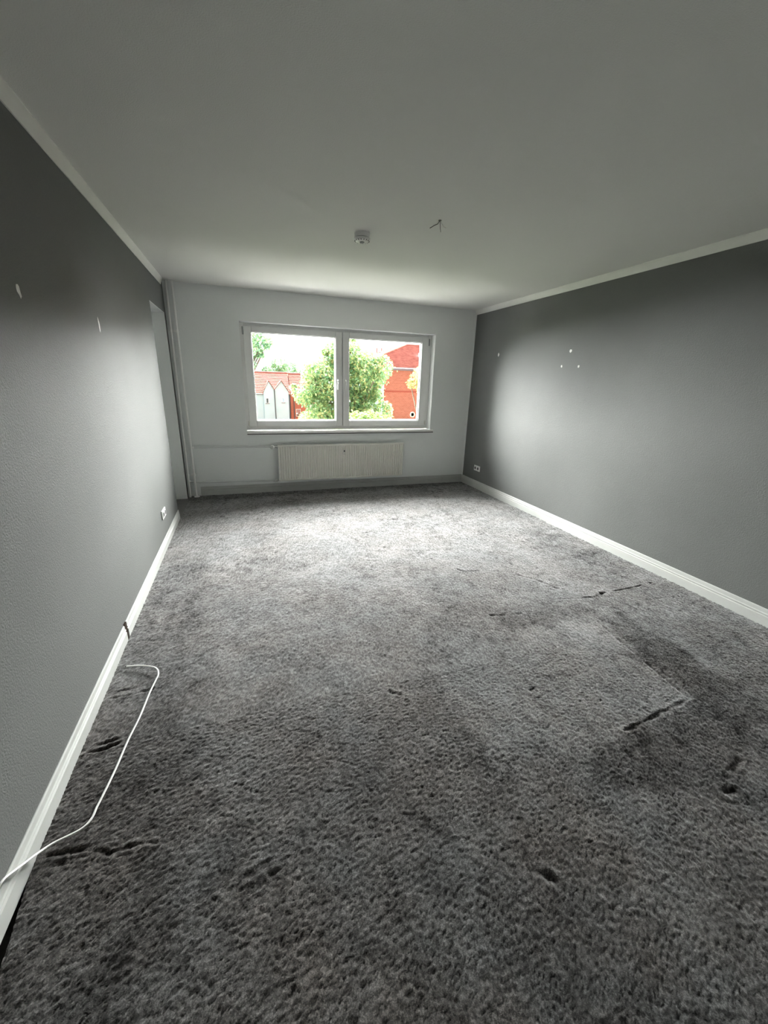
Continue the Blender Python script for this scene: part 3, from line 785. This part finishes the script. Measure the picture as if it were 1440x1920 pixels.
# ------------------------------------------------------------------ trees
def tree(name, label, base, blobs, nleaf, size, mat, trunk_r, group='trees outside the window', seed=1):
    r = np.random.default_rng(seed)
    bx, by, bz = base
    e_ = empty(name, base, label, 'tree', group)
    cen = np.array([[q[0], q[1], q[2]] for q in blobs]); rad_ = np.array([q[3] for q in blobs])
    top = cen.mean(0)
    m_ = MB()
    m_.tube([(bx, by, bz), (bx + 0.1, by, bz + (top[2] - bz) * 0.45), (bx + (top[0] - bx) * 0.5, by, bz + (top[2] - bz) * 0.75), tuple(top)], [trunk_r, trunk_r * 0.8, trunk_r * 0.6, trunk_r * 0.3], 10)
    m_.build('trunk', M['bark'], e_, smooth=True)
    st_ = Vector((bx + (top[0] - bx) * 0.4, by, bz + (top[2] - bz) * 0.65))
    for c_, q in list(zip(cen, rad_))[:14]:
        c_ = Vector(c_)
        mid = st_.lerp(c_, 0.5) + Vector((0, 0, 0.15 * q))
        MB().tube([st_, mid, c_], [trunk_r * 0.32, trunk_r * 0.2, trunk_r * 0.08], 6).build('branch', M['bark'], e_, smooth=True)
    pr = rad_ ** 2 / (rad_ ** 2).sum()
    k = r.choice(len(blobs), nleaf, p=pr)
    d = r.normal(size=(nleaf, 3)); d /= np.linalg.norm(d, axis=1)[:, None]
    rr_ = rad_[k] * (0.55 + 0.5 * r.random(nleaf) ** 0.6) * np.where(r.random(nleaf) < 0.08, 1.0 + 0.35 * r.random(nleaf), 1.0)
    P = cen[k] + d * rr_[:, None]
    # leaf blades hang loosely outwards
    nrm = d * 0.7 + r.normal(size=(nleaf, 3)) * 0.6 + np.array([0, 0, 0.35]); nrm /= np.linalg.norm(nrm, axis=1)[:, None]
    tdir = np.cross(nrm, r.normal(size=(nleaf, 3))); tdir /= np.linalg.norm(tdir, axis=1)[:, None]
    bdir = np.cross(nrm, tdir)
    sz = size * (0.6 + 0.8 * r.random(nleaf))[:, None]
    v = np.stack([P - tdir * sz, P + bdir * sz * 0.55 + nrm * sz * 0.15, P + tdir * sz, P - bdir * sz * 0.55 + nrm * sz * 0.15], 1).reshape(-1, 3)
    q = np.arange(nleaf * 4, dtype=np.int32).reshape(-1, 4)
    tri = np.concatenate([q[:, [0, 1, 2]], q[:, [0, 2, 3]]], 1).reshape(-1, 3)
    me_ = bpy.data.meshes.new('foliage')
    me_.vertices.add(len(v)); me_.vertices.foreach_set('co', v.astype(np.float32).ravel())
    me_.loops.add(tri.size); me_.loops.foreach_set('vertex_index', tri.ravel())
    me_.polygons.add(len(tri)); me_.polygons.foreach_set('loop_start', np.arange(0, tri.size, 3, dtype=np.int32)); me_.polygons.foreach_set('loop_total', np.full(len(tri), 3, dtype=np.int32))
    me_.update(calc_edges=True)
    me_.materials.append(M[mat])
    o_ = bpy.data.objects.new('foliage', me_)
    C.objects.link(o_)
    o_.parent = e_; o_.matrix_parent_inverse = Matrix.Translation(-e_.location)
    o_['kind'] = 'stuff'
    return e_


def dirpt(px_x, px_z, y):
    return (px_x * y, y, CAM_Z + px_z * y)


def crown(spec, y, dy, seed):
    r = random.Random(seed)
    out = []
    for (a, b_, rad) in spec:
        x_, _, z_ = dirpt(a, b_, y)
        out.append((x_, y + r.uniform(-dy, dy), z_, rad))
    return out


# the big chestnut: blobs as (x / distance, height / distance, radius)
spec = [(0.235, 0.055, 0.62), (0.262, 0.052, 0.66), (0.21, 0.050, 0.50), (0.205, 0.028, 0.72), (0.24, 0.022, 0.85), (0.28, 0.030, 0.80), (0.312, 0.028, 0.66), (0.17, 0.010, 0.72), (0.155, 0.018, 0.45), (0.19, -0.012, 0.8),
        (0.225, -0.015, 0.9), (0.265, -0.008, 0.9), (0.305, -0.002, 0.85), (0.322, 0.010, 0.5), (0.15, -0.030, 0.62), (0.135, -0.042, 0.45), (0.175, -0.045, 0.8), (0.21, -0.055, 0.85), (0.25, -0.05, 0.9), (0.29, -0.04, 0.8), (0.318, -0.030, 0.5),
        (0.17, -0.085, 0.8), (0.205, -0.10, 0.9), (0.25, -0.09, 0.9), (0.29, -0.085, 0.8), (0.322, -0.07, 0.55), (0.15, -0.10, 0.5), (0.22, 0.078, 0.38), (0.245, 0.080, 0.42), (0.268, 0.078, 0.36), (0.205, 0.070, 0.28), (0.232, 0.092, 0.22), (0.255, 0.094, 0.20), (0.118, -0.022, 0.20), (0.190, 0.062, 0.22), (0.126, -0.036, 0.25), (0.29, 0.052, 0.45),
        (0.20, -0.15, 1.0), (0.25, -0.15, 1.1), (0.30, -0.14, 0.9)]
tree('chestnut_tree', 'broad green and yellow tree filling the middle of the window', (5.2, 23.0, GROUND), crown(spec, 22.0, 1.0, 3), 26000, 0.085, 'leaf_mix', 0.26, seed=11)
spec = [(0.30, -0.105, 0.55), (0.33, -0.112, 0.5), (0.265, -0.108, 0.55), (0.36, -0.122, 0.45), (0.235, -0.115, 0.5), (0.31, -0.15, 0.8), (0.26, -0.15, 0.8), (0.35, -0.16, 0.7), (0.30, -0.20, 0.8)]
tree('lime_tree', 'bright lime-green treetop at the bottom of the right pane', (5.0, 17.0, GROUND), crown(spec, 16.5, 0.6, 4), 9000, 0.07, 'leaf_lime', 0.16, seed=12)
spec = [(0.028, 0.082, 0.30), (0.052, 0.076, 0.30), (0.064, 0.076, 0.16), (0.034, 0.060, 0.30), (0.045, 0.052, 0.18), (0.024, 0.045, 0.16), (0.0, 0.075, 0.6), (-0.05, 0.08, 0.8), (-0.11, 0.09, 1.0), (-0.10, 0.14, 1.2), (-0.04, 0.15, 1.1), (0.02, 0.125, 0.55), (-0.16, 0.11, 1.0), (-0.02, 0.04, 0.5), (-0.09, 0.03, 0.8), (0.028, 0.026, 0.12)]
tree('leafy_tree', 'green tree whose branch reaches in at the top left of the window', (-2.2, 15.5, GROUND), crown(spec, 15.0, 0.6, 5), 12000, 0.065, 'leaf_green', 0.24, seed=13)
spec = [(0.430, 0.004, 0.26), (0.415, -0.004, 0.16), (0.447, 0.015, 0.4), (0.47, 0.0, 0.6), (0.50, 0.03, 0.8), (0.53, -0.02, 0.9), (0.50, -0.07, 0.8)]
tree('yellow_tree', 'yellowing tree showing a few leaves at the right window edge', (6.8, 13.0, GROUND), crown(spec, 13.0, 0.3, 6), 5000, 0.05, 'leaf_yellow', 0.16, seed=14)
for i, (a, t_, rr_, lb) in enumerate(((0.085, 0.028, 2.3, 'rounded tree rising behind the white house roof, the tallest there'), (0.055, 0.012, 1.5, 'small low tree behind the left end of the red roof'), (0.113, 0.022, 2.3, 'tree behind the red roof, partly hidden by the broad tree'), (0.015, 0.008, 2.0, 'tree behind the white house at the left window edge'))):
    y_ = (122.0, 134.0, 146.0, 146.0)[i]
    sp = [(a, t_, rr_), (a - 0.012, t_ - 0.012, rr_ * 0.8), (a + 0.013, t_ - 0.012, rr_ * 0.8), (a, t_ - 0.03, rr_ * 1.1), (a - 0.01, t_ - 0.05, rr_), (a + 0.012, t_ - 0.05, rr_)]
    tree('distant_tree', lb, (a * y_, y_, GROUND), crown(sp, y_, 1.0, 20 + i), 3500, 0.26, 'leaf_green', 0.3, 'trees behind the white house', seed=30 + i)
